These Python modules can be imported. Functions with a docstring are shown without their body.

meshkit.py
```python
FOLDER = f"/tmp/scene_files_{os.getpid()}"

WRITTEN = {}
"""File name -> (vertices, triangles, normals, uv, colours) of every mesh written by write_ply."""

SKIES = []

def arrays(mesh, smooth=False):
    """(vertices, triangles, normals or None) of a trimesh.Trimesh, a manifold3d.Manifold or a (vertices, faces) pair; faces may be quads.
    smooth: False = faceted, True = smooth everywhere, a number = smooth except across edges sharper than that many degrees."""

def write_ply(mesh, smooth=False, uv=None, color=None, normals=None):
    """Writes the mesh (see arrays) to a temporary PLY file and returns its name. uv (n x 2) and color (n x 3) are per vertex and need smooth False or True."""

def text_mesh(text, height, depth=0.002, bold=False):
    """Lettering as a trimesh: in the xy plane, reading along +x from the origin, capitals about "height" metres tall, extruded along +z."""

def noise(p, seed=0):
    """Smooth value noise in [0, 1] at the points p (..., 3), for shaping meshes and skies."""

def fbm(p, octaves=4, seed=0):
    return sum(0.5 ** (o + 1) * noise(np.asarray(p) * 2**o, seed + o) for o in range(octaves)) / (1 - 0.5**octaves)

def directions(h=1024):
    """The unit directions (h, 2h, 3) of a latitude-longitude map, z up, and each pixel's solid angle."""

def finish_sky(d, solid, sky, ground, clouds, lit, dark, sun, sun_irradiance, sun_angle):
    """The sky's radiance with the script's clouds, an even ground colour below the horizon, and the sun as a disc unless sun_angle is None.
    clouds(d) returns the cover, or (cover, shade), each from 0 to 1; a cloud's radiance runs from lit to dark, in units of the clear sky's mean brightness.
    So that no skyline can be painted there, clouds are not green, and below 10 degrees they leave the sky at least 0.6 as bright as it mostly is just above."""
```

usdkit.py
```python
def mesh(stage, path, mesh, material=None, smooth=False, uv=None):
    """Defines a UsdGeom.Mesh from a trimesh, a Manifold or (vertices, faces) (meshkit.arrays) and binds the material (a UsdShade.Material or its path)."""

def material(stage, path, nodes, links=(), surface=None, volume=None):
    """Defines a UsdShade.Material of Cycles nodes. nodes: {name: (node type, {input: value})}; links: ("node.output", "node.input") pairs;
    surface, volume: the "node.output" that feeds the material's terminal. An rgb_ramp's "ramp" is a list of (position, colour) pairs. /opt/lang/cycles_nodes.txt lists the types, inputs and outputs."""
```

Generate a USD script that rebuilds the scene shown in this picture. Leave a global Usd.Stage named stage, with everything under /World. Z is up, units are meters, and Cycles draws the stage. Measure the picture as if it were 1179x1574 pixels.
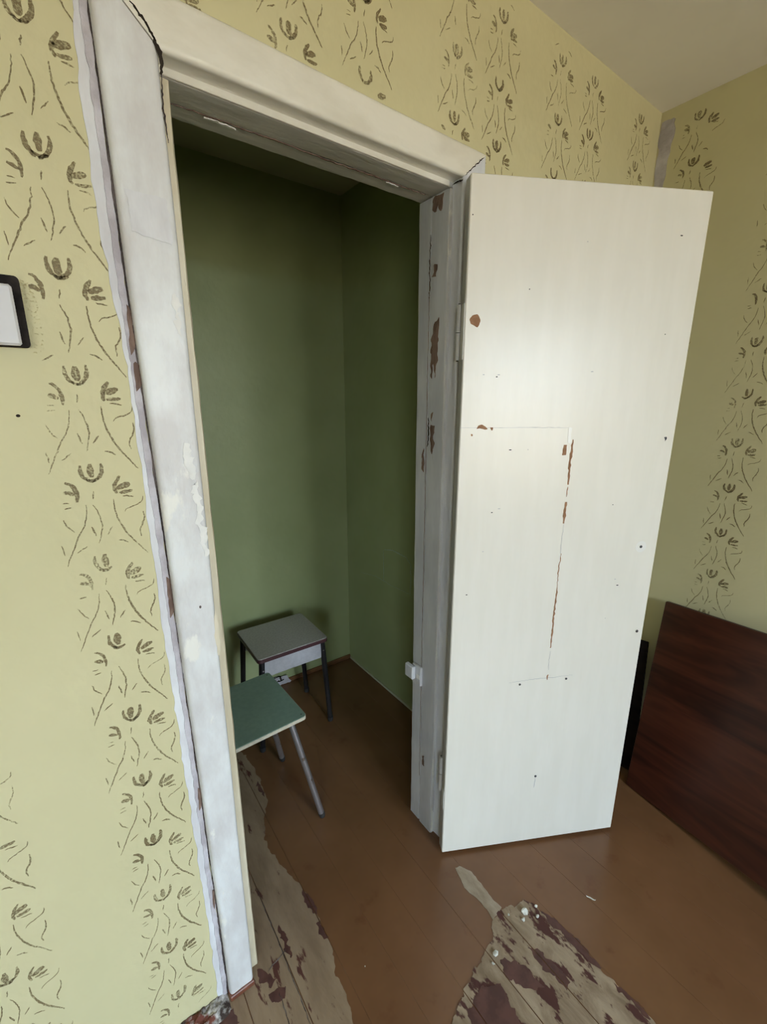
import math, random
import numpy as np, trimesh, manifold3d
from shapely.geometry import Polygon, LineString, box as sbox
from shapely.ops import unary_union
from pxr import Usd, UsdGeom, UsdLux, Gf, Sdf, UsdShade
import usdkit, meshkit

random.seed(7)
rng = np.random.default_rng(7)
stage = Usd.Stage.CreateInMemory()
UsdGeom.SetStageUpAxis(stage, UsdGeom.Tokens.z)
UsdGeom.SetStageMetersPerUnit(stage, 1.0)
UsdGeom.Xform.Define(stage, '/World')
UsdGeom.Scope.Define(stage, '/World/Looks')

# ------------------------------------------------------------------ camera
CAM = (-0.20667, -0.87863, 1.48624)
YAW, PITCH, ROLL, FPX = 0.632074, -0.248940, 0.000856, 673.2066
cam = UsdGeom.Camera.Define(stage, '/World/Camera')
cam.CreateHorizontalApertureAttr(36.0)
cam.CreateVerticalApertureAttr(36.0 * 1574 / 1179)
cam.CreateFocalLengthAttr(36.0 * FPX / 1179)
cam.CreateClippingRangeAttr((0.02, 200.0))
cam.CreateExposureAttr(0.45)
fw = np.array([math.sin(YAW) * math.cos(PITCH), math.cos(YAW) * math.cos(PITCH), math.sin(PITCH)])
rt = np.array([math.cos(YAW), -math.sin(YAW), 0.0])
upv = np.cross(rt, fw)
r2 = math.cos(ROLL) * rt + math.sin(ROLL) * upv
u2 = -math.sin(ROLL) * rt + math.cos(ROLL) * upv
cam.AddTransformOp().Set(Gf.Matrix4d(*r2, 0, *u2, 0, *(-fw), 0, *CAM, 1))

# ------------------------------------------------------------------ light: daylight through the window behind the camera
sky = UsdLux.DomeLight.Define(stage, '/World/Sky')
sky.CreateIntensityAttr(0.6)
sky.CreateColorAttr(Gf.Vec3f(0.80, 0.90, 1.0))

def rect(name, loc, target, w, h, power, color):
    l = UsdLux.RectLight.Define(stage, '/World/' + name)
    l.CreateWidthAttr(w); l.CreateHeightAttr(h)
    l.CreateIntensityAttr(power); l.CreateColorAttr(Gf.Vec3f(*color))
    z = -(np.array(target, float) - np.array(loc, float)); z /= np.linalg.norm(z)
    x = np.cross([0, 0, 1.0], z); x /= np.linalg.norm(x); y = np.cross(z, x)
    l.AddTransformOp().Set(Gf.Matrix4d(*x, 0, *y, 0, *z, 0, *loc, 1))
    return l

rect('SkyLight', (-0.8, -6.2, 4.0), (-0.8, -3.2, 3.6), 9.0, 4.7, 23.5, (0.70, 0.86, 1.0))
rect('GroundBounce', (-0.8, -6.2, 0.2), (-0.8, -3.2, 0.3), 9.0, 2.7, 8.0, (1.0, 0.84, 0.60))

# ------------------------------------------------------------------ helpers
used = {}
def path_for(parent, name):
    base = (str(parent.GetPath()) if parent is not None else '/World')
    k = used.get((base, name), -1) + 1
    used[(base, name)] = k
    return f'{base}/{name}' + (f'_{k:03d}' if k else '')

def tag(prim, label=None, cat=None, group=None, kind=None):
    for k, v in (('label', label), ('category', cat), ('group', group), ('kind', kind)):
        if v: prim.SetCustomDataByKey(k, v)
    return prim

def thing(name, label, cat, group=None, kind=None, matrix=None, loc=None, rotz=0):
    x = UsdGeom.Xform.Define(stage, path_for(None, name))
    if matrix is not None:
        x.AddTransformOp().Set(matrix)
    elif loc is not None:
        x.AddTranslateOp().Set(Gf.Vec3d(*loc)); x.AddRotateZOp().Set(math.degrees(rotz))
    return tag(x.GetPrim(), label, cat, group, kind)

def obj(name, mesh, mat, parent=None, smooth=False, label=None, cat=None, group=None, kind=None):
    m = usdkit.mesh(stage, path_for(parent, name), mesh, mat, smooth=smooth)
    return tag(m.GetPrim(), label, cat, group, kind)

def cat_(ms): return trimesh.util.concatenate(ms)

def bbox(x0, x1, y0, y1, z0, z1, b=0.0):
    """box with chamfered edges"""
    c = np.array([(x0 + x1) / 2, (y0 + y1) / 2, (z0 + z1) / 2]); s = np.abs([x1 - x0, y1 - y0, z1 - z0]) / 2
    if b <= 0:
        m = trimesh.creation.box(2 * s); m.apply_translation(c); return m
    b = min(b, 0.45 * s.min() * 2)
    P = []
    for sx in (-1, 1):
        for sy in (-1, 1):
            for sz in (-1, 1):
                q = np.array([sx, sy, sz])
                for k in range(3):
                    t = s - b; t[k] = s[k]; P.append(c + q * t)
    m = trimesh.convex.convex_hull(np.array(P)); return m

def extrude(poly, depth):
    polys = [g for g in getattr(poly, 'geoms', [poly]) if g.geom_type == 'Polygon' and g.area > 1e-9]
    return cat_([trimesh.creation.extrude_polygon(g, depth, engine='earcut') for g in polys])

def in_plane(mesh, O, X, Y, N):
    """xy-plane mesh (extruded along +z) carried to O + x X + y Y + z N"""
    m = mesh.copy(); v = np.asarray(m.vertices)
    m.vertices = np.array(O, float) + v[:, :1] * np.array(X, float) + v[:, 1:2] * np.array(Y, float) + v[:, 2:] * np.array(N, float)
    if np.dot(np.cross(X, Y), N) < 0: m.invert()
    return m

def tube(pts, radii, sides=14):
    pts = np.asarray(pts, float); radii = np.broadcast_to(radii, len(pts))
    rings = []; T = np.gradient(pts, axis=0); T /= np.linalg.norm(T, axis=1)[:, None]
    a = np.array([1.0, 0, 0]) if abs(T[0][0]) < .8 else np.array([0, 1.0, 0])
    for p, t, r in zip(pts, T, radii):
        n = a - t * (a @ t); n /= np.linalg.norm(n); b = np.cross(t, n); a = n
        th = np.linspace(0, 2 * np.pi, sides, endpoint=False)
        rings.append(p + r * (np.cos(th)[:, None] * n + np.sin(th)[:, None] * b))
    V = np.vstack(rings + [pts[:1], pts[-1:]]); F = []
    n = len(pts)
    for i in range(n - 1):
        for j in range(sides):
            p, q = i * sides + j, i * sides + (j + 1) % sides
            F += [(p, q, q + sides), (p, q + sides, p + sides)]
    c0, c1 = n * sides, n * sides + 1
    for j in range(sides):
        F.append((c0, (j + 1) % sides, j)); F.append((c1, (n - 1) * sides + j, (n - 1) * sides + (j + 1) % sides))
    m = trimesh.Trimesh(V, np.array(F), process=False); trimesh.repair.fix_normals(m); return m

def resample(pts, step):
    pts = np.asarray(pts, float)
    d = np.r_[0, np.cumsum(np.linalg.norm(np.diff(pts, axis=0), axis=1))]
    n = max(2, int(math.ceil(d[-1] / step)) + 1)
    t = np.linspace(0, d[-1], n)
    return np.c_[np.interp(t, d, pts[:, 0]), np.interp(t, d, pts[:, 1])]

def smooth_line(pts, n=3):
    p = np.asarray(pts, float)
    if len(p) < 3: return p
    for _ in range(n):
        q = [p[0]]
        for a, b in zip(p[:-1], p[1:]): q += [a * .75 + b * .25, a * .25 + b * .75]
        q.append(p[-1]); p = np.array(q)
        if len(p) > 40: break
    return p

def ragged(pts, step=0.006, amp=0.003, seed=0, closed=True):
    pts = list(pts) + ([pts[0]] if closed else [])
    q = resample(pts, step)
    if closed: q = q[:-1]
    r = np.random.default_rng(seed)
    j = r.normal(size=q.shape)
    j2 = np.array([np.roll(j, k, axis=0) for k in (-1, 0, 1)]).mean(0) * 1.2
    return Polygon(q + amp * (0.6 * j2 + 0.4 * j)).buffer(0)

def crack(pts, w, seed=0, step=0.006, amp=0.001):
    """thin tapering broken line as a polygon"""
    q = resample(pts, step); r = np.random.default_rng(seed)
    q = q + amp * r.normal(size=q.shape)
    t = np.gradient(q, axis=0); t /= np.maximum(np.linalg.norm(t, axis=1)[:, None], 1e-9)
    n = np.c_[-t[:, 1], t[:, 0]]
    s = np.linspace(0, 1, len(q))
    ww = w / 2 * (0.25 + 0.75 * np.sin(np.pi * np.clip(s, .03, .97)) ** .5) * (0.6 + 0.8 * r.random(len(q)))
    return Polygon(np.vstack([q + n * ww[:, None], (q - n * ww[:, None])[::-1]])).buffer(0)

# ------------------------------------------------------------------ materials
L = '/World/Looks/'
def mixmat(name, c1, c2, scale=6, detail=6, lo=.4, hi=.6, rough=.5, spec=.5, stretch=(1, 1, 1), bump=0.0, bscale=60, bdist=.002, c3=None, scale3=20, lo3=.6, hi3=.7, coords='pos', coat=0.0, distortion=0.0, rough2=None):
    src = ('geometry', {}) if coords == 'pos' else ('texture_coordinate', {})
    out = 'g.position' if coords == 'pos' else 'g.object'
    n = {'g': src, 'm': ('mapping', {'scale': stretch}),
         'n': ('noise_texture', {'scale': scale, 'detail': detail, 'roughness': .6, 'distortion': distortion}),
         'r': ('rgb_ramp', {'ramp': [(lo, c1), (hi, c2)]}),
         'p': ('principled_bsdf', {'roughness': rough, 'specular_ior_level': spec, 'coat_weight': coat, 'coat_roughness': .15})}
    l = [(out, 'm.vector'), ('m.vector', 'n.vector'), ('n.fac', 'r.fac')]
    col = 'r.color'
    if c3 is not None:
        n['n3'] = ('noise_texture', {'scale': scale3, 'detail': 5, 'roughness': .6})
        n['r3'] = ('rgb_ramp', {'ramp': [(lo3, (0, 0, 0)), (hi3, (1, 1, 1))]})
        n['x'] = ('mix_color', {'b': c3})
        l += [('m.vector', 'n3.vector'), ('n3.fac', 'r3.fac'), ('r3.color', 'x.fac'), (col, 'x.a')]
        col = 'x.result'
    l.append((col, 'p.base_color'))
    if bump:
        n['nb'] = ('noise_texture', {'scale': bscale, 'detail': 4})
        n['b'] = ('bump', {'strength': bump, 'distance': bdist})
        l += [('m.vector', 'nb.vector'), ('nb.fac', 'b.height'), ('b.normal', 'p.normal')]
    return usdkit.material(stage, L + name, n, l, surface='p.BSDF')

M = {}
M['wall'] = mixmat('wall_paint', (.59, .555, .335), (.63, .59, .365), scale=2.2, lo=.35, hi=.65, rough=.62, spec=.3, bump=.25, bscale=45, bdist=.003)
M['green'] = mixmat('closet_green_paint', (.32, .37, .18), (.36, .41, .21), scale=3, lo=.35, hi=.65, rough=.45, spec=.4, bump=.3, bscale=30, bdist=.004)
M['ceiling'] = mixmat('ceiling_whitewash', (.82, .79, .74), (.86, .83, .78), scale=2, rough=.9, spec=.1, bump=.2, bscale=50)
M['closet_ceiling'] = mixmat('closet_ceiling_paint', (.42, .42, .30), (.47, .47, .34), scale=2, rough=.9, spec=.1)
M['casing'] = mixmat('casing_white_paint', (.615, .61, .615), (.74, .765, .775), scale=11, lo=.42, hi=.62, rough=.42, spec=.4, stretch=(1, 1, .45), bump=.8, bscale=45, bdist=.003, c3=(.80, .80, .76), scale3=13, lo3=.62, hi3=.66)
M['header'] = mixmat('header_cream_paint', (.68, .655, .57), (.77, .75, .67), scale=9, lo=.42, hi=.6, rough=.4, spec=.4, stretch=(.5, 1, 1), bump=.75, bscale=40, bdist=.002)
M['jamb'] = mixmat('jamb_grey_white_paint', (.57, .59, .635), (.68, .70, .735), scale=14, lo=.4, hi=.62, rough=.42, spec=.45, stretch=(1, 1, .25), bump=.6, bscale=55, bdist=.003, c3=(.46, .45, .42), scale3=17, lo3=.66, hi3=.74)
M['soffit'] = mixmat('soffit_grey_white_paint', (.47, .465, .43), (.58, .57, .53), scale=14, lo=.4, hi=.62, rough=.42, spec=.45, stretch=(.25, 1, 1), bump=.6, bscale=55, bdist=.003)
M['edge_cream'] = mixmat('cream_edge_paint', (.62, .55, .40), (.74, .69, .55), scale=10, lo=.4, hi=.6, rough=.5, stretch=(1, 1, .2), c3=(.36, .26, .16), scale3=26, lo3=.68, hi3=.74)
M['leaf'] = mixmat('leaf_white_gloss_paint', (.765, .745, .675), (.79, .77, .705), scale=5, lo=.4, hi=.62, rough=.33, spec=.5, stretch=(4, 1, .7), bump=.05, bscale=30, bdist=.003, coords='obj')
M['leaf_edge'] = mixmat('leaf_edge_paint', (.46, .46, .46), (.56, .56, .56), scale=8, rough=.5, stretch=(1, 1, .3), coords='obj')
M['whitewash'] = mixmat('whitewash_smear', (.60, .60, .63), (.74, .76, .79), scale=14, lo=.38, hi=.62, rough=.75, spec=.2, stretch=(1, 1, .35), bump=.5, bscale=50, bdist=.003)
M['plaster'] = mixmat('grey_lavender_plaster', (.42, .39, .42), (.58, .56, .60), scale=16, lo=.4, hi=.62, rough=.9, spec=.1, bump=.7, bscale=45, bdist=.004)
M['gap'] = mixmat('dark_gap_dirt', (.05, .04, .04), (.20, .17, .16), scale=22, lo=.45, hi=.66, rough=.9, spec=.1, stretch=(1, 1, .2))
M['black'] = mixmat('crack_black', (.018, .014, .012), (.035, .028, .022), rough=.9, spec=.1)
M['brown_chip'] = mixmat('bare_brown_undercoat', (.27, .14, .075), (.36, .20, .115), scale=40, rough=.7, spec=.2)
M['jamb_chip'] = mixmat('jamb_brown_undercoat', (.14, .09, .07), (.26, .18, .14), scale=60, rough=.75, spec=.2, stretch=(1, 1, .3))
M['red_foot'] = mixmat('red_brown_skirting_paint', (.15, .05, .03), (.22, .08, .045), scale=30, rough=.4)
M['nail'] = mixmat('nail_dark_iron', (.03, .03, .035), (.06, .055, .055), rough=.5)
M['filler'] = mixmat('white_filler_paint', (.80, .80, .77), (.83, .83, .80), rough=.3, coords='obj')
M['blotch'] = mixmat('worn_white_blotch', (.74, .745, .73), (.80, .80, .78), scale=40, rough=.6)
M['floor'] = mixmat('floor_brown_gloss_paint', (.148, .070, .031), (.190, .092, .043), scale=3.2, detail=8, lo=.36, hi=.66, rough=.27, spec=.5, bump=.10, bscale=40, bdist=.003, c3=(.13, .05, .022), scale3=9, lo3=.6, hi3=.75)
M['bare'] = mixmat('bare_worn_board_grey', (.225, .155, .098), (.305, .222, .145), scale=9, lo=.38, hi=.62, rough=.75, spec=.2, stretch=(1.6, .5, 1), bump=.5, bscale=60, bdist=.003, c3=(.10, .04, .03), scale3=16, lo3=.60, hi3=.64)
M['bare_rough'] = mixmat('bare_scabby_board', (.215, .155, .10), (.385, .30, .21), scale=16, lo=.36, hi=.66, rough=.8, spec=.2, stretch=(1.3, .6, 1), bump=.8, bscale=55, bdist=.004, c3=(.085, .036, .03), scale3=15, lo3=.535, hi3=.57, distortion=.6)
M['bare_strip'] = mixmat('bare_pale_board_strip', (.25, .19, .13), (.40, .33, .25), scale=20, lo=.36, hi=.66, rough=.8, spec=.2, stretch=(1.3, .6, 1), bump=.8, bscale=55, c3=(.14, .09, .07), scale3=22, lo3=.62, hi3=.68)
M['old_maroon'] = mixmat('old_maroon_paint', (.07, .027, .022), (.11, .045, .036), scale=25, rough=.55, bump=.4)
M['crumb'] = mixmat('plaster_crumb', (.55, .55, .50), (.76, .76, .72), scale=60, rough=.9, spec=.1)
M['grey_lam'] = mixmat('grey_speckled_laminate', (.36, .34, .325), (.43, .41, .395), scale=120, lo=.4, hi=.6, rough=.35, coords='obj')
M['grey_apron'] = mixmat('grey_apron_laminate', (.42, .42, .45), (.46, .46, .49), scale=60, rough=.45, coords='obj')
M['maroon_edge'] = mixmat('dark_maroon_edging', (.055, .022, .026), (.08, .033, .038), rough=.4, coords='obj')
M['black_tube'] = mixmat('black_enamel_tube', (.012, .012, .014), (.02, .02, .022), rough=.3, coords='obj')
M['green_lam'] = mixmat('grey_green_laminate', (.175, .265, .222), (.195, .29, .245), scale=70, rough=.38, coords='obj')
M['pale_edge'] = mixmat('pale_chipboard_edge', (.48, .44, .35), (.58, .54, .44), scale=80, rough=.7, coords='obj')
M['rubber'] = mixmat('dark_rubber', (.02, .02, .022), (.03, .03, .03), rough=.6, coords='obj')
M['chrome'] = usdkit.material(stage, L + 'worn_chrome_tube', {'g': ('texture_coordinate', {}), 'n': ('noise_texture', {'scale': 45, 'detail': 4}), 'r': ('rgb_ramp', {'ramp': [(.6, (.52, .52, .55)), (.72, (.25, .2, .16))]}), 'p': ('principled_bsdf', {'metallic': .85, 'roughness': .32})}, [('g.object', 'n.vector'), ('n.fac', 'r.fac'), ('r.color', 'p.base_color')], surface='p.BSDF')
M['walnut'] = mixmat('dark_walnut_gloss', (.036, .010, .0075), (.135, .040, .024), scale=2.2, detail=9, lo=.34, hi=.72, rough=.32, spec=.5, stretch=(.55, 3.2, 5), coords='obj', distortion=1.2, bump=.05, c3=(.03, .011, .008), scale3=4, lo3=.5, hi3=.85)
M['board_edge'] = mixmat('dark_board_edge', (.03, .012, .008), (.05, .02, .013), rough=.6, coords='obj')
M['dark_board'] = mixmat('nearly_black_board', (.008, .006, .007), (.015, .010, .010), rough=.8, spec=.1, stretch=(1, 1, 6), coords='obj')
M['switch'] = mixmat('grey_plastic', (.60, .60, .62), (.64, .64, .66), rough=.4)
M['switch_dark'] = mixmat('dark_switch_base', (.012, .010, .010), (.028, .023, .021), scale=40, rough=.8, spec=.12)
M['stain'] = None
M['window'] = mixmat('window_white_paint', (.72, .72, .70), (.76, .76, .74), rough=.4)
M['hingew'] = mixmat('painted_hinge', (.56, .57, .57), (.64, .65, .65), scale=40, rough=.35, bump=.3)
M['pane'] = usdkit.material(stage, L + 'window_glass', {'t': ('transparent_bsdf', {}), 'gl': ('glossy_bsdf', {'roughness': .02}), 'f': ('fresnel', {'IOR': 1.45}), 'm': ('mix_closure', {})}, [('f.fac', 'm.fac'), ('t.BSDF', 'm.closure1'), ('gl.BSDF', 'm.closure2')], surface='m.closure')
def printed(name, color, lo, hi):
    """roller-stamped paint: broken, dry coverage"""
    return usdkit.material(stage, L + name, {'g': ('geometry', {}), 'n': ('noise_texture', {'scale': 330, 'detail': 3}), 'n2': ('noise_texture', {'scale': 7, 'detail': 2}),
        'a': ('math', {'math_type': 'multiply_add', 'value2': .55}), 'r': ('rgb_ramp', {'ramp': [(lo, (0, 0, 0)), (hi, (1, 1, 1))]}),
        't': ('transparent_bsdf', {}), 'd': ('principled_bsdf', {'base_color': color, 'roughness': .6, 'specular_ior_level': .3}), 'm': ('mix_closure', {})},
        [('g.position', 'n.vector'), ('g.position', 'n2.vector'), ('n2.fac', 'a.value1'), ('n.fac', 'a.value3'), ('a.value', 'r.fac'), ('r.color', 'm.fac'), ('t.BSDF', 'm.closure1'), ('d.BSDF', 'm.closure2')], surface='m.closure')
M['print'] = printed('stamped_brown_paint', (.21, .165, .085), .56, .90)
M['stain'] = printed('brown_stain', (.60, .50, .24), .82, 1.15)

# ------------------------------------------------------------------ room shell
XR, ZC = 1.6146, 2.438
XL, YF = -2.75, -3.2
WT = 0.115                      # partition thickness, closet behind it
DC, CXL, CXR, HC = 1.116, -0.35, 1.006, 2.405
W0 = 0.656                      # clear width between the casings' inner arrises
def lean_l(z): return np.interp(z, [0, .7, 1.25, 1.7, 2.0, 2.2], [.018, .011, .004, -.004, -.005, -.005]) + .0
def lean_r(z): return .010 * (1 - np.asarray(z) / 2.0)

hole = sbox(-.03, -1, W0 + .03, 2.03)
SETL = dict(kind='structure')
def struct(name, mesh, mat, label, cat, parent=None):
    return obj(name, mesh, mat, parent, label=label, cat=cat, kind='structure')
wb = thing('wall_back', 'pale yellow wall with brown stamped flower stripes around the closet door', 'wall', kind='structure')
obj('wall_body', in_plane(extrude(sbox(XL, 0, XR, ZC).difference(hole), WT - .01), (0, 0, 0), (1, 0, 0), (0, 0, 1), (0, 1, 0)), M['wall'], wb)
wr = thing('wall_right', 'pale yellow wall with flower stripes behind the leaning dark board', 'wall', kind='structure')
obj('wall_body', bbox(XR, XR + .12, YF, WT - .01, 0, ZC), M['wall'], wr)
struct('wall_left', bbox(XL - .12, XL, YF, WT - .01, 0, ZC), M['wall'], 'pale yellow side wall of the room, left of the door', 'wall')
struct('wall_closet_front', in_plane(extrude(sbox(CXL, 0, CXR, HC).difference(hole), .01), (0, WT - .01, 0), (1, 0, 0), (0, 0, 1), (0, 1, 0)), M['green'], 'green inner face of the closet wall around the doorway', 'wall')
wcb = thing('wall_closet_back', 'green back wall of the closet behind the stools', 'wall', kind='structure')
obj('wall_body', bbox(CXL - .1, CXR + .1, DC, DC + .1, 0, ZC), M['green'], wcb)
wcr = thing('wall_closet_right', 'green right side wall of the closet', 'wall', kind='structure')
obj('wall_body', bbox(CXR, CXR + .1, WT - .01, DC, 0, ZC), M['green'], wcr)
struct('wall_closet_left', bbox(CXL - .1, CXL, WT - .01, DC, 0, ZC), M['green'], 'green left side wall of the closet', 'wall')
struct('ceiling', bbox(XL - .12, XR + .12, YF - .12, WT - .01, ZC, ZC + .1), M['ceiling'], 'grey whitewashed ceiling of the room', 'ceiling')
struct('ceiling_closet', bbox(CXL, CXR, WT, DC, HC, HC + .1), M['closet_ceiling'], 'dark ceiling inside the closet', 'ceiling')
# window wall
WZ0, WZ1 = .72, 2.04
WINS = [(.0, 1.15), (-2.35, -1.45)]
struct('wall_front', in_plane(extrude(sbox(XL - .12, 0, XR + .12, ZC).difference(unary_union([sbox(a, WZ0, b, WZ1) for a, b in WINS])), .25), (0, YF - .25, 0), (1, 0, 0), (0, 0, 1), (0, 1, 0)), M['wall'], 'pale yellow wall that holds the two windows, opposite the closet', 'wall')
for k, (WX0, WX1) in enumerate(WINS):
    win = thing(f'window_{k + 1}', ('white painted wooden window facing the open closet door', 'white painted wooden window nearer the left side wall')[k], 'window', kind='structure')
    yw = YF - .12
    for a in ((WX0, WX1, WZ0, WZ0 + .06), (WX0, WX1, WZ1 - .06, WZ1), (WX0, WX0 + .06, WZ0 + .061, WZ1 - .061), (WX1 - .06, WX1, WZ0 + .061, WZ1 - .061)):
        obj('window_frame', bbox(a[0], a[1], yw - .03, yw + .03, a[2], a[3], .004), M['window'], win)
    xm = (WX0 + WX1) / 2
    obj('mullion', bbox(xm - .04, xm + .04, yw - .03, yw + .03, WZ0 + .061, WZ1 - .061, .004), M['window'], win)
    for a in ((WX0 + .061, xm - .041), (xm + .041, WX1 - .061)):
        obj('pane', bbox(a[0], a[1], yw - .002, yw + .002, WZ0 + .061, WZ1 - .061), M['pane'], win)
    obj('window_sill', bbox(WX0 - .04, WX1 + .04, YF - .12, YF + .10, WZ0 - .045, WZ0 - .001, .006), M['window'], win)

# ------------------------------------------------------------------ stamped flower stripes (flat print on the walls)
MOTIF = [
 ([(-.0106, .0155), (-.0117, .0056), (-.0086, -.006), (-.0001, -.0115)], .0046),
 ([(.018, .0168), (.0192, .0067), (.0155, -.0054), (.0024, -.0142)], .0050),
 ([(.0033, .0168), (.0024, .0061), (.0035, -.0067)], .0078),
 ([(-.0059, -.0076), (.0025, -.0135), (.0136, -.0081)], .0040),
 ([(-.0355, -.0116), (-.0277, -.0147), (-.0221, -.0247), (-.0213, -.0382), (-.0227, -.0443)], .0043),
 ([(-.0381, -.0288), (-.0313, -.0298), (-.0249, -.0341)], .0050),
 ([(-.042, -.0455), (-.0337, -.0456)], .0017),
 ([(-.0419, -.0539), (-.0319, -.0527)], .0020),
 ([(.0431, -.0081), (.0355, -.0188), (.0319, -.0294), (.0354, -.0382)], .0050),
 ([(.0368, -.0276), (.0468, -.0232), (.0573, -.0202)], .0075),
 ([(.0383, -.0353), (.0484, -.0353), (.0588, -.0338)], .0048),
 ([(.0443, -.0425), (.0537, -.0436), (.0602, -.0455)], .0023),
 ([(.0011, -.0278), (-.0014, -.0409)], .0020),
 ([(-.0016, -.051), (.003, -.0626), (.006, -.0733), (.0077, -.0876), (.0034, -.1054), (-.0005, -.1198)], .0024),
 ([(-.0134, -.0536), (-.0153, -.0726), (-.0229, -.0927), (-.0306, -.1018), (-.0372, -.1173), (-.051, -.1464), (-.0544, -.154)], .0024),
 ([(-.0476, -.0734), (-.0439, -.0855), (-.0349, -.0956)], .0021),
 ([(-.0084, -.0905), (-.0043, -.1079)], .0027),
 ([(.0215, -.0954), (.012, -.1077)], .0024),
 ([(-.0541, -.1162), (-.0525, -.1339)], .0021),
 ([(-.0205, -.1231), (-.0352, -.1328)], .0022),
 ([(.026, -.1208), (.0338, -.122), (.0411, -.1282)], .0027),
 ([(.0295, -.047), (.0289, -.0631), (.0323, -.0849), (.0445, -.1152), (.0614, -.1393), (.0706, -.1537)], .0033),
 ([(.0753, -.0463), (.0734, -.0566), (.0611, -.0619), (.0477, -.0653), (.0444, -.0707)], .0021),
 ([(.0727, -.0752), (.0736, -.0903), (.0619, -.1086), (.0645, -.1202)], .0026),
]
def ribbon2d(pts, w, r):
    q = resample(smooth_line(pts, 2), .004)
    q = q + r.normal(size=q.shape) * .0004
    t = np.gradient(q, axis=0); t /= np.maximum(np.linalg.norm(t, axis=1)[:, None], 1e-9)
    n = np.c_[-t[:, 1], t[:, 0]]; s = np.linspace(0, 1, len(q))
    h = w / 2 * (.45 + .55 * np.sin(np.pi * s) ** .7) * (.8 + .4 * r.random(len(q)))
    V = np.empty((2 * len(q), 2)); V[0::2] = q + n * h[:, None]; V[1::2] = q - n * h[:, None]
    i = 2 * np.arange(len(q) - 1)
    F = np.vstack([np.c_[i, i + 1, i + 3], np.c_[i, i + 3, i + 2]])
    return V, F
def stripes(specs, keep, O, X, N, seed):
    """specs: (centre, z of one flower, period, faint strokes share)"""
    V, F, n = [], [], 0
    r = np.random.default_rng(seed)
    for x0, zf, per, drop, wide in specs:
        k0 = int((0.02 - zf) / per) - 1
        for k in range(k0, 40):
            z0 = zf + k * per
            if z0 - .16 > ZC: break
            dx = r.normal() * .0015; dz = r.normal() * .0015
            for pts, w in MOTIF:
                if r.random() < drop: continue
                p = np.array(pts) * [wide, per / .157] + [x0 + dx, z0 + dz] + r.normal(size=2) * .0008
                if not keep(p): continue
                v, f = ribbon2d(p, w * (.85 + .35 * r.random()) * (1.3 if w > .0038 else .95), r)
                V.append(v); F.append(f + n); n += len(v)
    V = np.vstack(V); F = np.vstack(F)
    P = np.array(O, float) + V[:, :1] * np.array(X, float) + V[:, 1:] * np.array([0, 0, 1.0])
    m = trimesh.Trimesh(P, F, process=False)
    if m.face_normals.mean(0) @ np.array(N) < 0: m.invert()
    return m
def keep_back(p):
    a, b = p.min(0), p.max(0)
    if b[1] > ZC - .035 or a[1] < .01 or b[0] > XR - .02: return False
    if b[0] > -.078 and a[0] < W0 + .085 and a[1] < 2.085: return False
    if b[0] > -.33 and a[0] < -.212 and b[1] > 1.553 and a[1] < 1.665: return False
    return True
back = [(-.435, 1.5435, .157, .03, 1), (-.174, 1.5227, .157, .02, 1), (-.70, 1.51, .157, .05, 1), (-.93, 1.55, .157, .05, 1), (-1.18, 1.5, .157, .05, 1)]
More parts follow.
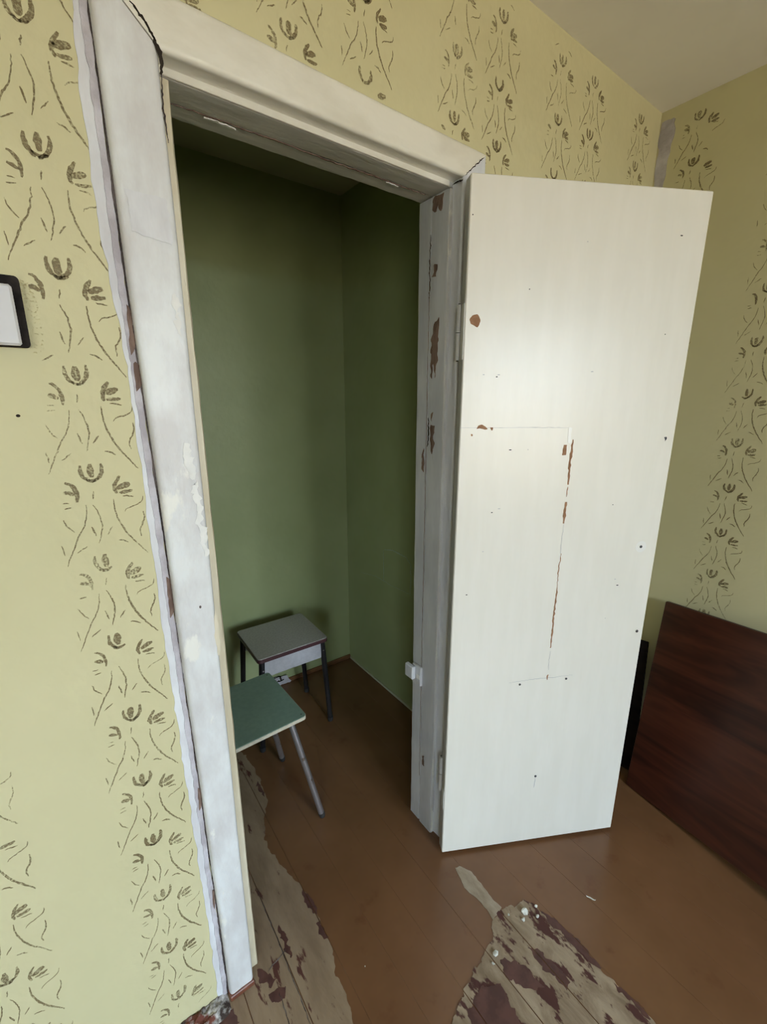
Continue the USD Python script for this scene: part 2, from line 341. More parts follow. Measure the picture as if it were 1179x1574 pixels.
for x, z, wd in ((.02, 2.12, .95), (.222, 2.122, 1), (.388, 2.112, .95), (.637, 2.116, .95), (.785, 2.236, .95), (1.03, 2.24, 1.0), (1.19, 2.25, 1.0), (1.475, 2.245, 1.0)):
    back.append((x, z, .1325, .06, wd))
obj('stamped_flower_print', stripes(back, keep_back, (0, -.0005, 0), (1, 0, 0), (0, -1, 0), 3), M['print'], wb, kind='stuff')
def keep_right(p):
    a, b = p.min(0), p.max(0)
    return b[1] < ZC - .04 and a[1] > .02 and a[0] > .02
obj('stamped_flower_print', stripes([(.118, 2.247, .131, .1, 1), (.385, 1.3525, .1565, .02, 1), (.62, 1.36, .1565, .05, 1), (.86, 1.33, .1565, .05, 1), (1.1, 1.37, .1565, .05, 1), (1.35, 1.33, .1565, .05, 1)], keep_right, (XR - .0005, 0, 0), (0, -1, 0), (-1, 0, 0), 5), M['print'], wr, kind='stuff')

def wall_decal(poly, name, mat, parent, th=.0012, y=0.0, **k):
    return obj(name, in_plane(extrude(poly, th), (0, y, 0), (1, 0, 0), (0, 0, 1), (0, -1, 0)), mat, parent, **k)
# whitewash strip, plaster rim and dark gap beside the left casing
zz = [2.40, 2.2, 2.03, 1.87, 1.745, 1.606, 1.50, 1.145, .69, .06, .045]
xx = [-.103, -.103, -.104, -.110, -.110, -.101, -.096, -.099, -.093, -.087, -.086]
zz[-1] = .002
edge_r = [( -.0773 + float(lean_l(z)), z) for z in np.linspace(.003, 2.1, 12)]
wall_decal(ragged(list(zip(xx[2:], zz[2:])) + [(x - .005, z) for x, z in edge_r], .014, .0018, 4).buffer(.004).buffer(-.004), 'whitewash_strip', M['whitewash'], wb, .0016)
wall_decal(ragged([(x - .014, z) for x, z in edge_r] + [(x - .004, z) for x, z in edge_r[::-1]], .008, .0010, 6), 'plaster_rim', M['plaster'], wb, .0035)
wall_decal(ragged([(x - .0035, z) for x, z in edge_r] + [(x + .002, z) for x, z in edge_r[::-1]], .01, .0010, 8), 'dark_gap', M['gap'], wb, .0046)
for a, b, w in ((1.56, 1.64, .007), (1.50, 1.552, .009), (1.075, 1.16, .010), (.60, .66, .006), (.30, .36, .005)):
    xm_ = float(-.0773 + lean_l((a + b) / 2)) - .006
    wall_decal(ragged([(xm_ - w / 2, a), (xm_ + w / 2, a + .01), (xm_ + w / 2, b - .008), (xm_ - w / 3, b)], .008, .0012, int(a * 100)), 'bare_chip', M['jamb_chip'], wb, .0054)
# bare plaster in the room corner, grime round the switch, screw hole
obj('bare_plaster', in_plane(extrude(ragged([(.004, 2.405), (.022, 2.412), (.048, 2.405), (.05, 2.36), (.040, 2.30), (.036, 2.22), (.034, 2.10), (.03, 1.98), (.004, 1.97)], .01, .003, 12), .0015), (XR, 0, 0), (0, -1, 0), (0, 0, 1), (-1, 0, 0)), M['plaster'], wr)
wall_decal(ragged([(-.224, 1.66), (-.208, 1.65), (-.203, 1.60), (-.205, 1.56), (-.222, 1.555)], .006, .002, 15), 'grime_stain', M['stain'], wb, .0003)
wall_decal(Polygon([(-.2525 + .0028 * math.cos(t), 1.4635 + .0022 * math.sin(t)) for t in np.linspace(0, 6.28, 12)[:-1]]), 'screw_hole', M['black'], wb, .0006)

# ------------------------------------------------------------------ floor: painted planks, worn patches
floor = thing('floor', 'floor of brown gloss painted planks, worn bare in two patches by the doorway', 'floor', kind='structure')
seams = [XL, -2.63, -2.51, -2.39, -2.27, -2.15, -2.03, -1.91, -1.80, -1.68, -1.565, -1.45, -1.33, -1.21, -1.09, -.975, -.86, -.745, -.63, -.51, -.39, -.27, -.15, -.03, .088, .205, .32, .432, .545, .655, .772, .903, 1.033, 1.15, 1.27, 1.39, 1.50, XR]
def plank(x0, x1, y0, y1, dz):
    b = .0006; g = .0001
    pr = Polygon([(x0 + g, -.022), (x1 - g, -.022), (x1 - g, -b), (x1 - g - b, dz), (x0 + g + b, dz), (x0 + g, -b)])
    return in_plane(extrude(pr, y1 - y0), (0, y0, 0), (1, 0, 0), (0, 0, 1), (0, 1, 0))
obj('subfloor', bbox(XL, XR, YF - .2, DC, -.05, -.0235), M['black'], floor)
for a, b in zip(seams[:-1], seams[1:]):
    obj('floorboard', plank(a, b, YF, DC if a > CXL - .1 and b < CXR + .16 else WT, float(rng.normal() * .0002)), M['floor'], floor)
strips = unary_union([sbox(a + .0012, -4, b - .0012, 2) for a, b in zip(seams[:-1], seams[1:])])
def patch(name, pts, mat, seed, step=.008, amp=.004, z=.0008, th=.0008, cut=True):
    p = ragged(pts, step, amp, seed)
    if cut: p = p.intersection(strips)
    return obj(name, in_plane(extrude(p, th), (0, 0, z - .0004), (1, 0, 0), (0, 1, 0), (0, 0, 1)), mat, floor)
left = [(.233, .80), (.25, .66), (.248, .60), (.236, .48), (.20, .41), (.168, .338), (.176, .25), (.184, .19), (.205, .12), (.210, .02), (.203, -.083), (.182, -.125), (.186, -.17), (.170, -.245), (.165, -.36), (.14, -.52), (.02, -.62), (-.14, -.60), (-.3, -.45), (-.33, -.2), (-.30, -.06), (-.155, -.002), (-.04, -.002), (.0, .10), (-.02, .35), (-.1, .6), (-.1, .9)]
patch('bare_patch', left, M['bare'], 21)
right = [(.664, -.292), (.70, -.312), (.742, -.318), (.762, -.40), (.773, -.46), (.766, -.52), (.764, -.56), (.772, -.69), (.77, -.80), (.72, -.95), (.55, -1.0), (.42, -.85), (.38, -.62), (.345, -.48), (.364, -.390), (.40, -.372), (.456, -.355), (.52, -.343), (.586, -.325), (.618, -.300)]
patch('bare_patch', right, M['bare_rough'], 22, .005, .003)
patch('bare_strip', [(.636, -.126), (.650, -.128), (.672, -.165), (.668, -.205), (.664, -.25), (.667, -.293), (.62, -.298), (.628, -.245), (.616, -.188)], M['bare_strip'], 23, .006, .0014, .0007, .0008, False)
# old maroon paint left along the edges and joints of the patches
for i, (pts) in enumerate([
    [(.755, -.36), (.768, -.40), (.776, -.47), (.768, -.55), (.757, -.55), (.754, -.47), (.748, -.40)],
    [(.765, -.57), (.774, -.66), (.766, -.68), (.757, -.60)],
    [(.205, .11), (.214, .06), (.209, .02), (.198, .03), (.195, .09)],
    [(.208, -.0), (.206, -.05), (.192, -.045), (.196, .0)],
    [(.10, .06), (.112, .03), (.104, -.03), (.095, -.03), (.094, .03)],
    [(.016, .0), (.036, -.02), (.05, -.05), (.03, -.055), (.012, -.03)],
    [(.24, .58), (.236, .50), (.226, .50), (.226, .57)],
    [(.02, -.06), (.06, -.08), (.055, -.10), (.02, -.09)],
    [(-.12, -.02), (-.06, -.04), (-.06, -.08), (-.14, -.07)],
    [(.41, -.39), (.47, -.385), (.52, -.41), (.50, -.50), (.42, -.52), (.385, -.45)],
    [(.56, -.37), (.60, -.40), (.61, -.48), (.57, -.46), (.545, -.41)],
    [(.645, -.40), (.665, -.42), (.68, -.50), (.655, -.52), (.64, -.45)]]):
    patch('maroon_flake', pts, M['old_maroon'], 40 + i, .005, .004, .0016, .0006)
patch('joint_crack', crack([(.035, -.022), (.075, -.012), (.10, -.005)], .0022, 3).exterior.coords[:-1], M['gap'], 61, .01, .0003, .0018, .0005, False)
patch('joint_crack', crack([(.088, .20), (.087, .05), (.085, -.1), (.08, -.25)], .0018, 5).exterior.coords[:-1], M['gap'], 62, .01, .0002, .0018, .0005, False)
patch('joint_crack', crack([(.045, -.08), (.04, -.16), (.036, -.26)], .0018, 6).exterior.coords[:-1], M['gap'], 63, .01, .0002, .0018, .0005, False)
patch('scratch', crack([(.905, -.425), (.912, -.445), (.918, -.452)], .004, 9).exterior.coords[:-1], M['crumb'], 64, .006, .0002, .0008, .0005, False)

# ------------------------------------------------------------------ door frame: casings, jambs, soffit, hinges, catch
frame = thing('trim_1', 'white painted door frame with cracked and chipped casings round the closet doorway', 'door frame', kind='structure')
cove = [(-.004 + .004 * math.sin(t) , .0115 - .024 * (1 - math.cos(t))) for t in np.linspace(0, math.pi / 2, 6)]
prof = cove + [(-.0005, -.0165), (.001, -.0195), (.0035, -.0218), (.008, -.0232), (.038, -.0226), (.066, -.0232), (.0715, -.022), (.0752, -.0188), (.0768, -.014), (.0773, 0.0), (.035, 0.0), (.035, .0115)]
prof = np.array(prof)
def loft(rings):
    k = len(rings[0]); V = np.vstack(rings); F = []
    for i in range(len(rings) - 1):
        for j in range(k):
            a, b = i * k + j, i * k + (j + 1) % k
            F += [(a, b, b + k), (a, b + k, a + k)]
    cap = trimesh.creation.triangulate_polygon(Polygon(prof), engine='earcut')
    idx = [int(np.argmin(((prof - q) ** 2).sum(1))) for q in cap[0]]
    for t in cap[1]:
        t = [idx[q] for q in t]; F.append((t[0], t[2], t[1])); F.append(tuple((len(rings) - 1) * k + q for q in t))
    m = trimesh.Trimesh(V, np.array(F), process=False); trimesh.repair.fix_normals(m); return m
def side_casing(side):
    rings = []
    for t in np.linspace(0, 1, 26):
        ztop = 2.0 + prof[:, 0] * (.079 if side < 0 else .066) / .0773
        z = (.016 if side < 0 else .0) + (ztop - (.016 if side < 0 else .0)) * t
        wob = .0008 * math.sin(9 * t + 1) + .0006 * math.sin(23 * t)
        if side < 0: x = -prof[:, 0] * (1 + 0 * t) + lean_l(z) * np.clip(prof[:, 0] / .0773, 0, 1) + wob - .002
        else: x = W0 + prof[:, 0] + lean_r(z) + wob
        rings.append(np.c_[x, prof[:, 1] + wob, z])
    return loft(rings)
obj('casing', side_casing(-1), M['casing'], frame, smooth=35)
obj('casing', side_casing(1), M['jamb'], frame, smooth=35)
rings = []
for t in np.linspace(0, 1, 20):
    u = prof[:, 0]
    x0, x1 = -u + (-.005) * np.clip(u / .0773, 0, 1), W0 + u + .0
    x = x0 + (x1 - x0) * t
    z = 2.0 + u * (.079 + (.066 - .079) * t) / .0773 + .0008 * math.sin(8 * t)
    rings.append(np.c_[x, prof[:, 1] - .0004, z + .0006])
obj('casing', loft(rings), M['header'], frame, smooth=35, label='cream white head casing over the doorway')

def wavy_box(x0, x1, y0, y1, z0, z1, axis, dxf=None, seed=0, amp=.0005, b=.003):
    n = 40; r = np.random.default_rng(seed)
    ring = lambda p0, p1, q0, q1: np.array([(p0 + b, q0), (p1 - b, q0), (p1, q0 + b), (p1, q1 - b), (p1 - b, q1), (p0 + b, q1), (p0, q1 - b), (p0, q0 + b)])
    rings = []
    for t in np.linspace(0, 1, n):
        j = r.normal(size=(8, 2)) * amp
        if axis == 'z':
            c = ring(x0, x1, y0, y1) + j; z = z0 + (z1 - z0) * t; dx = dxf(z) if dxf else 0
            rings.append(np.c_[c[:, 0] + dx, c[:, 1], np.full(8, z)])
        else:
            c = ring(y0, y1, z0, z1) + j
            rings.append(np.c_[np.full(8, x0 + (x1 - x0) * t), c[:, 0], c[:, 1]])
    V = np.vstack(rings); F = []
    for i in range(n - 1):
        for k in range(8):
            a, q = i * 8 + k, i * 8 + (k + 1) % 8
            F += [(a, q, q + 8), (a, q + 8, a + 8)]
    for k in range(1, 7): F += [(0, k + 1, k), ((n - 1) * 8, (n - 1) * 8 + k, (n - 1) * 8 + k + 1)]
    m = trimesh.Trimesh(V, np.array(F), process=False); trimesh.repair.fix_normals(m); return m
lz = lambda z: .006 * (1 - z / 2)
obj('jamb', wavy_box(-.031, .017, .012, .0735, 0, 1.985, 'z', lz, 1), M['edge_cream'], frame, smooth=30, label='cream edged left jamb with worn paint')
obj('jamb', wavy_box(-.031, .015, .0755, .125, 0, 1.985, 'z', lz, 2), M['jamb'], frame, smooth=30)
obj('jamb', wavy_box(W0 - .0145, W0 + .031, .012, .0735, 0, 1.985, 'z', lean_r, 3), M['jamb'], frame, smooth=30)
obj('jamb', wavy_box(W0 - .0125, W0 + .031, .0755, .125, 0, 1.985, 'z', lean_r, 4), M['jamb'], frame, smooth=30)
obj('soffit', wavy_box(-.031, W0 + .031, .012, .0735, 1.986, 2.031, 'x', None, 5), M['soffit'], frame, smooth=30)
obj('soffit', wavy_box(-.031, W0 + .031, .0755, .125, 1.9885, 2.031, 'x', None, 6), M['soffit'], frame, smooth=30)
obj('casing_foot', bbox(-.062, .0, -.027, -.001, .0, .0155, .002), M['red_foot'], frame, label='red brown painted block under the left casing')
obj('bead', bbox(.0, W0 - .016, .0088, .0118, 1.9868, 1.9992, .001), M['header'], frame)
bd = wavy_box(W0 - .0142, W0 - .0030, .0088, .0118, .01, 1.984, 'z', lean_r, 9, .0003, .001)
obj('bead', bd, M['casing'], frame)

def jamb_decal(poly, name, mat, th=.0008, x=None, parent=frame):
    # polygon in (y, z) on the right jamb's inner face
    m = extrude(poly, th); v = np.asarray(m.vertices)
    X = W0 - .0145 - .0006 + lean_r(v[:, 1]) - v[:, 2]
    m2 = trimesh.Trimesh(np.c_[X, v[:, 0], v[:, 1]], m.faces, process=False); trimesh.repair.fix_normals(m2)
    return obj(name, m2, mat, parent)
for i, pts in enumerate([
    [(.028, 1.982), (.066, 1.982), (.068, 1.955), (.058, 1.945), (.05, 1.962), (.04, 1.94), (.032, 1.955)],
    [(.046, 1.825), (.060, 1.83), (.058, 1.81), (.066, 1.80), (.052, 1.795)],
    [(.036, 1.70), (.056, 1.68), (.058, 1.60), (.050, 1.565), (.046, 1.545), (.038, 1.60), (.034, 1.66)],
    [(.058, 1.66), (.064, 1.65), (.062, 1.55), (.056, 1.54), (.056, 1.60)],
    [(.040, 1.418), (.058, 1.42), (.058, 1.37), (.050, 1.335), (.044, 1.36)],
    [(.050, 1.455), (.057, 1.45), (.054, 1.43)],
    [(.084, 1.35), (.092, 1.33), (.09, 1.29), (.083, 1.28)],
    [(.052, .30), (.062, .29), (.063, .26), (.054, .255)]]):
    jamb_decal(ragged(pts, .006, .0022, 70 + i), 'paint_chip', M['jamb_chip'])
jamb_decal(crack([(.0745, 1.90), (.0748, 1.6), (.0745, 1.2), (.0750, .8), (.0745, .2)], .0012, 31, .01, .0004), 'joint_crack', M['jamb_chip'])
jamb_decal(crack([(.0735, 1.90), (.0755, 1.84), (.073, 1.79), (.075, 1.74)], .002, 32), 'joint_crack', M['black'])
jamb_decal(crack([(.068, 1.44), (.066, 1.40), (.069, 1.36)], .003, 33), 'joint_crack', M['black'])
# long torn ridge of paint along the soffit
def soffit_decal(poly, name, mat, th=.0016, z=1.9858):
    return obj(name, in_plane(extrude(poly, th), (0, 0, z), (1, 0, 0), (0, 1, 0), (0, 0, -1)), mat, frame)
soffit_decal(crack([(.03, .074), (.2, .072), (.35, .076), (.5, .073), (.62, .075)], .0028, 35, .008, .0010), 'torn_paint_ridge', M['jamb_chip'], .0012)
for a, b in ((.09, .15), (.50, .54)):
    soffit_decal(crack([(a, .079), ((a + b) / 2, .077), (b, .080)], .005, int(a * 100), .006, .0012), 'torn_paint_flake', M['filler'], .0024)
# mitre cracks of the two casing corners
def face_decal(poly, name, mat, y=-.0236, th=.0006, parent=frame):
    return obj(name, in_plane(extrude(poly, th), (0, y, 0), (1, 0, 0), (0, 0, 1), (0, -1, 0)), mat, parent)
face_decal(crack([(-.033, 2.043), (-.022, 2.034), (-.011, 2.018), (-.003, 2.005)], .0032, 41, .004, .0012), 'mitre_crack', M['black'])
face_decal(crack([(-.008, 2.014), (-.002, 2.000), (.001, 1.985), (-.002, 1.968)], .0062, 42, .004, .001), 'mitre_crack', M['black'])
face_decal(crack([(-.001, 1.97), (-.003, 1.93), (-.0015, 1.88)], .0022, 44, .004, .0006), 'mitre_crack', M['gap'], -.0228)
face_decal(crack([(W0 + .004, 2.004), (W0 + .03, 2.028), (W0 + .064, 2.056)], .0022, 43, .004, .0008), 'mitre_crack', M['gap'])
m = extrude(crack([(0, 0), (.016, .004), (.036, -.002)], .006, 45, .003, .001), .001)
obj('mitre_crack', in_plane(m, (W0 - .004, .012, 1.994), (.03, -.98, .0), (.5, 0, .8), (-.8, 0, -.5)), M['black'], frame)
# casing wear: filler blotches on the left casing
for i, pts in enumerate([[(-.030, 1.405), (-.018, 1.41), (-.012, 1.36), (-.016, 1.33), (-.024, 1.36), (-.031, 1.375)],
                         [(-.022, 1.33), (-.012, 1.34), (-.006, 1.27), (-.004, 1.20), (-.012, 1.19), (-.018, 1.25)],
                         [(-.02, 1.66), (-.011, 1.66), (-.010, 1.60), (-.016, 1.585)],
                         [(-.070, 1.80), (-.012, 1.80), (-.010, 1.735), (-.068, 1.742)]]):
    face_decal(ragged(pts, .0035, .0034 if i < 3 else .0012, 80 + i), 'filler_blotch', M['blotch'] if i < 3 else M['whitewash'], -.0233, .0003)
face_decal(ragged([(-.004, 1.08), (.0, 1.06), (.0, .98), (-.006, .97), (-.009, 1.02)], .005, .001, 88), 'filler_blotch', M['edge_cream'], -.0233, .0006)
for x, z in ((-.018, 1.02), (-.03, 1.09)):
    face_decal(Polygon([(x + .0022 * math.cos(t), z + .003 * math.sin(t)) for t in np.linspace(0, 6.28, 10)[:-1]]), 'nail_head', M['gap'], -.0234, .0005)
# hinges: barrel in two knuckles on the right casing, plate on the leaf edge
HX, HY, TH = .6296, -.0707, 2.6558
def hinge(zc, parent):
    ax, ay = .6455, -.0345
    h = obj('hinge', cat_([tube([(ax, ay, zc - .066), (ax, ay, zc - .0655), (ax, ay, zc - .001)], [.0045, .0068, .0068]), tube([(ax, ay, zc + .001), (ax, ay, zc + .0655), (ax, ay, zc + .066)], [.0068, .0068, .0045])]), M['hingew'], parent, smooth=40, label='painted hinge barrel')
    obj('hinge_plate', bbox(ax + .001, ax + .028, -.0262, -.0238, zc - .064, zc - .002, .0006), M['hingew'], h)
    for s in (-1, 1):
        obj('hinge_pin', tube([(ax, ay, zc + s * .066), (ax, ay, zc + s * .0685)], [.0028, .0028], 8), M['nail'], h)
hinge(1.652, frame); hinge(.30, frame)
# small catch screwed to the jamb near the floor
jx = W0 - .0125 + float(lean_r(.60))
ct = obj('door_catch', bbox(jx - .012, jx - .0004, .070, .112, .565, .635, .002), M['jamb'], frame, label='small white block catch screwed on the right jamb')
obj('catch_block', bbox(jx - .028, jx - .0125, .092, .132, .585, .632, .003), M['jamb'], ct)
obj('catch_notch', bbox(jx - .0135, jx - .0121, .074, .088, .592, .606), M['filler'], ct)

# ------------------------------------------------------------------ door leaf (local: x along the leaf, y away from the viewed face, z up)
d = np.array([-math.cos(TH), -math.sin(TH)])
door = thing('door_1', 'white gloss painted closet door standing wide open, chipped brown and studded with nails', 'door', kind='structure', loc=(HX, HY, 0), rotz=math.atan2(d[1], d[0]))
DL, DZ0, DZ1, DT = .621, .012, 1.986, .034
obj('leaf', bbox(0, DL, 0, DT, DZ0, DZ1, .0022), M['leaf'], door)
obj('leaf_edge', bbox(-.0008, -.0001, .004, DT - .003, DZ0 + .004, DZ1 - .004), M['leaf_edge'], door)
obj('hinge_flange', bbox(-.0022, -.0008, .002, .022, 1.585, 1.715, .0005), M['filler'], door)
obj('hinge_flange', bbox(-.0022, -.0008, .002, .022, .19, .262, .0005), M['filler'], door)
def leaf_decal(poly, name, mat, th=.0006, **k):
    return obj(name, in_plane(extrude(poly, th), (0, 0.0, 0), (1, 0, 0), (0, 0, 1), (0, -1, 0)), mat, door, **k)
ch = [ [(.013, 1.680), (.019, 1.687), (.030, 1.690), (.036, 1.685), (.040, 1.676), (.035, 1.665), (.032, 1.660), (.024, 1.664), (.016, 1.668), (.0115, 1.676)],
       [(.044, 1.416), (.048, 1.424), (.060, 1.4265), (.068, 1.421), (.075, 1.4145), (.066, 1.4125), (.058, 1.4165)],
       [(.080, 1.4185), (.089, 1.4190), (.0885, 1.412), (.0845, 1.411)],
       [(.291, 1.372), (.301, 1.372), (.301, 1.343), (.289, 1.343)],
       [(.029, 1.402), (.034, 1.403), (.0335, 1.397), (.0295, 1.397)]]
for i, p in enumerate(ch): leaf_decal(ragged(p, .004, .0006, 100 + i), 'paint_chip', M['brown_chip'])
u = .3135
for i, (z0, z1, w, mt) in enumerate([(1.385, 1.262, .0062, 'brown_chip'), (1.256, 1.228, .0028, 'brown_chip'), (1.212, 1.150, .0088, 'brown_chip'), (1.06, .955, .0022, 'brown_chip'), (.955, .755, .0052, 'brown_chip'), (.665, .645, .005, 'brown_chip'), (.745, .68, .0012, 'leaf_edge'), (1.15, 1.06, .0012, 'leaf_edge')]):
    leaf_decal(crack([(u + .003, z0), (u + .001, (z0 + z1) / 2), (u + .002, z1)], w, 110 + i, .008, .0007), 'panel_crack', M[mt])
leaf_decal(crack([(.002, 1.419), (.08, 1.418), (.14, 1.4185), (.2, 1.418)], .0012, 121, .01, .0003), 'panel_crack', M['leaf_edge'], .0004)
leaf_decal(crack([(.15, 1.4185), (.22, 1.418), (.30, 1.417)], .0014, 122, .01, .0003), 'panel_crack', M['leaf_edge'], .0004)
leaf_decal(crack([(.19, .647), (.26, .652), (.33, .652), (.40, .655)], .0012, 123, .01, .0005), 'panel_crack', M['leaf_edge'], .0004)
leaf_decal(ragged([(.301, 1.418), (.310, 1.418), (.311, 1.376), (.302, 1.374)], .006, .001, 124), 'fresh_paint_dab', M['filler'], .0009)
leaf_decal(crack([(.3105, .277), (.3095, .25), (.3085, .235)], .0022, 125, .005, .0002), 'scratch', M['leaf_edge'])
leaf_decal(Polygon([(.569 + .017 * math.cos(t), 1.069 + .017 * math.sin(t)) for t in np.linspace(0, 6.28, 24)[:-1]]), 'fresh_paint_dab', M['filler'], .0003)
for (a, z, r) in [(.569, 1.069, .0042), (.600, .790, .0044), (.379, .643, .0036), (.226, .638, .0036), (.310, .281, .0040)]:
    m = tube([(a, 0, z), (a, -.0012, z), (a, -.0018, z)], [r, r, r * .6], 12); obj('nail_head', m, M['nail'], door)
leaf_decal(ragged([(.589, 1.388), (.597, 1.389), (.599, 1.384), (.594, 1.377), (.592, 1.383)], .003, .0008, 130), 'paint_chip', M['nail'])
for i, (a, z) in enumerate([(.008, 1.902), (.081, 1.078), (.55, 1.885), (.485, .843), (.09, 1.545), (.095, 1.55), (.16, 1.75), (.055, 1.55), (.14, 1.36), (.19, 1.36), (.10, 1.19), (.12, 1.2), (.46, 1.20), (.50, .97), (.51, .95), (.30, 1.86), (.04, .95), (.35, 1.56), (.545, 1.655)]):
    leaf_decal(Polygon([(a + (.0016 + .0012 * (i % 3)) * math.cos(t), z + .0014 * math.sin(t)) for t in np.linspace(0, 6.28, 8)[:-1]]), 'speck', M['leaf_edge'] if i % 2 else M['nail'], .0004)

# ------------------------------------------------------------------ closet trim and scars
obj('baseboard_closet_back', bbox(CXL, CXR - .001, DC - .012, DC, 0, .024, .003), M['floor'], label='low brown skirting along the closet back wall', cat='skirting', kind='structure')
bp = [(.33, .005), (.36, .052), (.45, .06), (.52, .062), (.60, .05), (.62, .004)]
obj('bare_plaster', in_plane(extrude(ragged(bp, .008, .003, 140), .0015), (0, DC - .0121, 0), (1, 0, 0), (0, 0, 1), (0, -1, 0)), M['plaster'], wcb)
for i, pts in enumerate([[(.50, .05), (.54, .03), (.58, .032)], [(.56, .06), (.565, .03)], [(.43, .03), (.47, .012), (.51, .02)], [(.37, .048), (.46, .058), (.56, .06)]]):
    obj('plaster_crack', in_plane(extrude(crack(pts, .008, 141 + i, .005, .0015), .0012), (0, DC - .0136, 0), (1, 0, 0), (0, 0, 1), (0, -1, 0)), M['black'], wcb)
obj('skirting_line', bbox(CXR - .006, CXR, WT, DC - .013, 0, .012, .001), M['closet_ceiling'], wcr)
def cr_decal(poly, name, mat, th=.001):
    return obj(name, in_plane(extrude(poly, th), (CXR, 0, 0), (0, 1, 0), (0, 0, 1), (-1, 0, 0)), mat, wcr)
M['scar'] = mixmat('scraped_green_scar', (.34, .43, .30), (.42, .50, .37), scale=30, rough=.6)
for i, (pts, w) in enumerate([([(.775, .605), (.778, .77)], .004), ([(.77, .775), (.70, .79), (.60, .785)], .006), ([(.60, .785), (.566, .76), (.563, .68), (.566, .607)], .0045), ([(.98, .585), (.85, .61), (.72, .605), (.57, .612)], .0022)]):
    cr_decal(crack(pts, w, 150 + i, .006, .0008), 'scraped_mark', M['scar'])

# ------------------------------------------------------------------ leaning boards
def board(name, label, B, yaw, lean, rot, length, h, th, mat, edge_mat, grp=None):
    l = np.array([-math.sin(yaw), -math.cos(yaw), 0]); mm = np.array([math.cos(yaw), -math.sin(yaw), 0])
    u_ = math.cos(lean) * np.array([0, 0, 1.0]) + math.sin(lean) * mm
    X = math.cos(rot) * l + math.sin(rot) * u_; Z = -math.sin(rot) * l + math.cos(rot) * u_
    Y = np.cross(Z, X)                          # Y points away from the viewed face
    t = thing(name, label, 'board', matrix=Gf.Matrix4d(*X, 0, *Y, 0, *Z, 0, *B, 1))
    obj('panel', bbox(0, length, 0, th, 0, h, .0012), mat, t)
    obj('edge_band', bbox(-.0008, 0, .001, th - .001, .002, h - .002), edge_mat, t)
    obj('edge_band', bbox(.002, length - .002, .001, th - .001, h, h + .0008), edge_mat, t)
    return t, X, Y, Z
board('wooden_board', 'dark walnut veneered board leaning against the yellow right wall', (1.4214, -.2973, .0005), .2, .205, .075, 1.05, .757, .018, M['walnut'], M['board_edge'])
board('dark_board', 'nearly black board edge leaning in the corner behind the open door', (1.468, -.045, .0005), .0, .17, .10, .252, .54, .012, M['dark_board'], M['dark_board'])

# ------------------------------------------------------------------ stools
def rounded_rect(w, dd, r): return sbox(-w / 2 + r, -dd / 2 + r, w / 2 - r, dd / 2 - r).buffer(r, 6)
def slab(poly, z0, z1): 
    m = extrude(poly, z1 - z0); m.apply_translation((0, 0, z0)); return m
gs = thing('stool', 'grey topped stool with black legs and grey apron, against the closet back wall', 'stool', loc=(.4835, .852, 0), rotz=-.02)
w, dd, H = .325, .290, .450
obj('seat', slab(rounded_rect(w - .004, dd - .004, .014), H - .003, H), M['grey_lam'], gs)
obj('edge_band', slab(rounded_rect(w, dd, .016), H - .019, H - .0031), M['maroon_edge'], gs, label='dark maroon edging of the seat')
k = 0
for sx, sy in ((-1, -1), (1, -1), (1, 1), (-1, 1)):
    top = np.array([sx * (w / 2 - .022), sy * (dd / 2 - .020), H - .0195]); ft = np.array([sx * (w / 2 + .004), sy * (dd / 2 - .014), .012])
    mid = top + (ft - top) * .12
    lg = obj('leg', tube([top, mid, ft], [.0125, .0125, .0112]), M['black_tube'], gs, smooth=40)
    obj('rubber_foot', tube([ft + (0, 0, .010), ft + (0, 0, .002), ft - (0, 0, .012)], [.0132, .0132, .012]), M['rubber'], lg, smooth=40)
obj('apron', bbox(-w / 2 + .030, w / 2 - .030, -dd / 2 + .014, -dd / 2 + .026, H - .100, H - .0195, .002), M['grey_apron'], gs)
obj('apron', bbox(-w / 2 + .030, w / 2 - .030, dd / 2 - .026, dd / 2 - .014, H - .100, H - .0195, .002), M['grey_apron'], gs)
for sx in (-1, 1):
    obj('side_rail', tube([(sx * (w / 2 - .022), -dd / 2 + .03, H - .034), (sx * (w / 2 - .022), dd / 2 - .03, H - .034)], .008, 10), M['black_tube'], gs, smooth=40)
    obj('screw', tube([(sx * (w / 2 - .022), -dd / 2 + .0098, H - .062), (sx * (w / 2 - .022), -dd / 2 + .0062, H - .062)], .0035, 10), M['chrome'], gs, smooth=40)

cs = thing('stool', 'green topped stool with chrome legs, half hidden by the left door casing', 'stool', loc=(.166, .452, 0), rotz=.035)
w, dd, H = .330, .312, .450
obj('seat', slab(rounded_rect(w - .003, dd - .003, .012), H - .002, H), M['green_lam'], cs)
obj('edge_band', slab(rounded_rect(w, dd, .013), H - .014, H - .0021), M['pale_edge'], cs, label='pale chipboard edge of the seat')
for sx, sy in ((-1, -1), (1, -1), (1, 1), (-1, 1)):
    top = np.array([sx * (w / 2 - .050), sy * (dd / 2 - .030), H - .0145]); ft = np.array([sx * (w / 2 + .035), sy * (dd / 2 + .008), .016])
    lg = obj('leg', tube([top, top + (ft - top) * .1, ft], [.0105, .0112, .0112]), M['chrome'], cs, smooth=40)
    dv = (ft - top) / np.linalg.norm(ft - top)
    obj('rubber_foot', tube([ft - dv * .006, ft, ft + dv * .014], [.0122, .0122, .010]), M['rubber'], lg, smooth=40)
for sx in (-1, 1):
    obj('side_rail', tube([(sx * (w / 2 - .048), -dd / 2 + .035, H - .028), (sx * (w / 2 - .048), dd / 2 - .035, H - .028)], .009, 10), M['chrome'], cs, smooth=40)
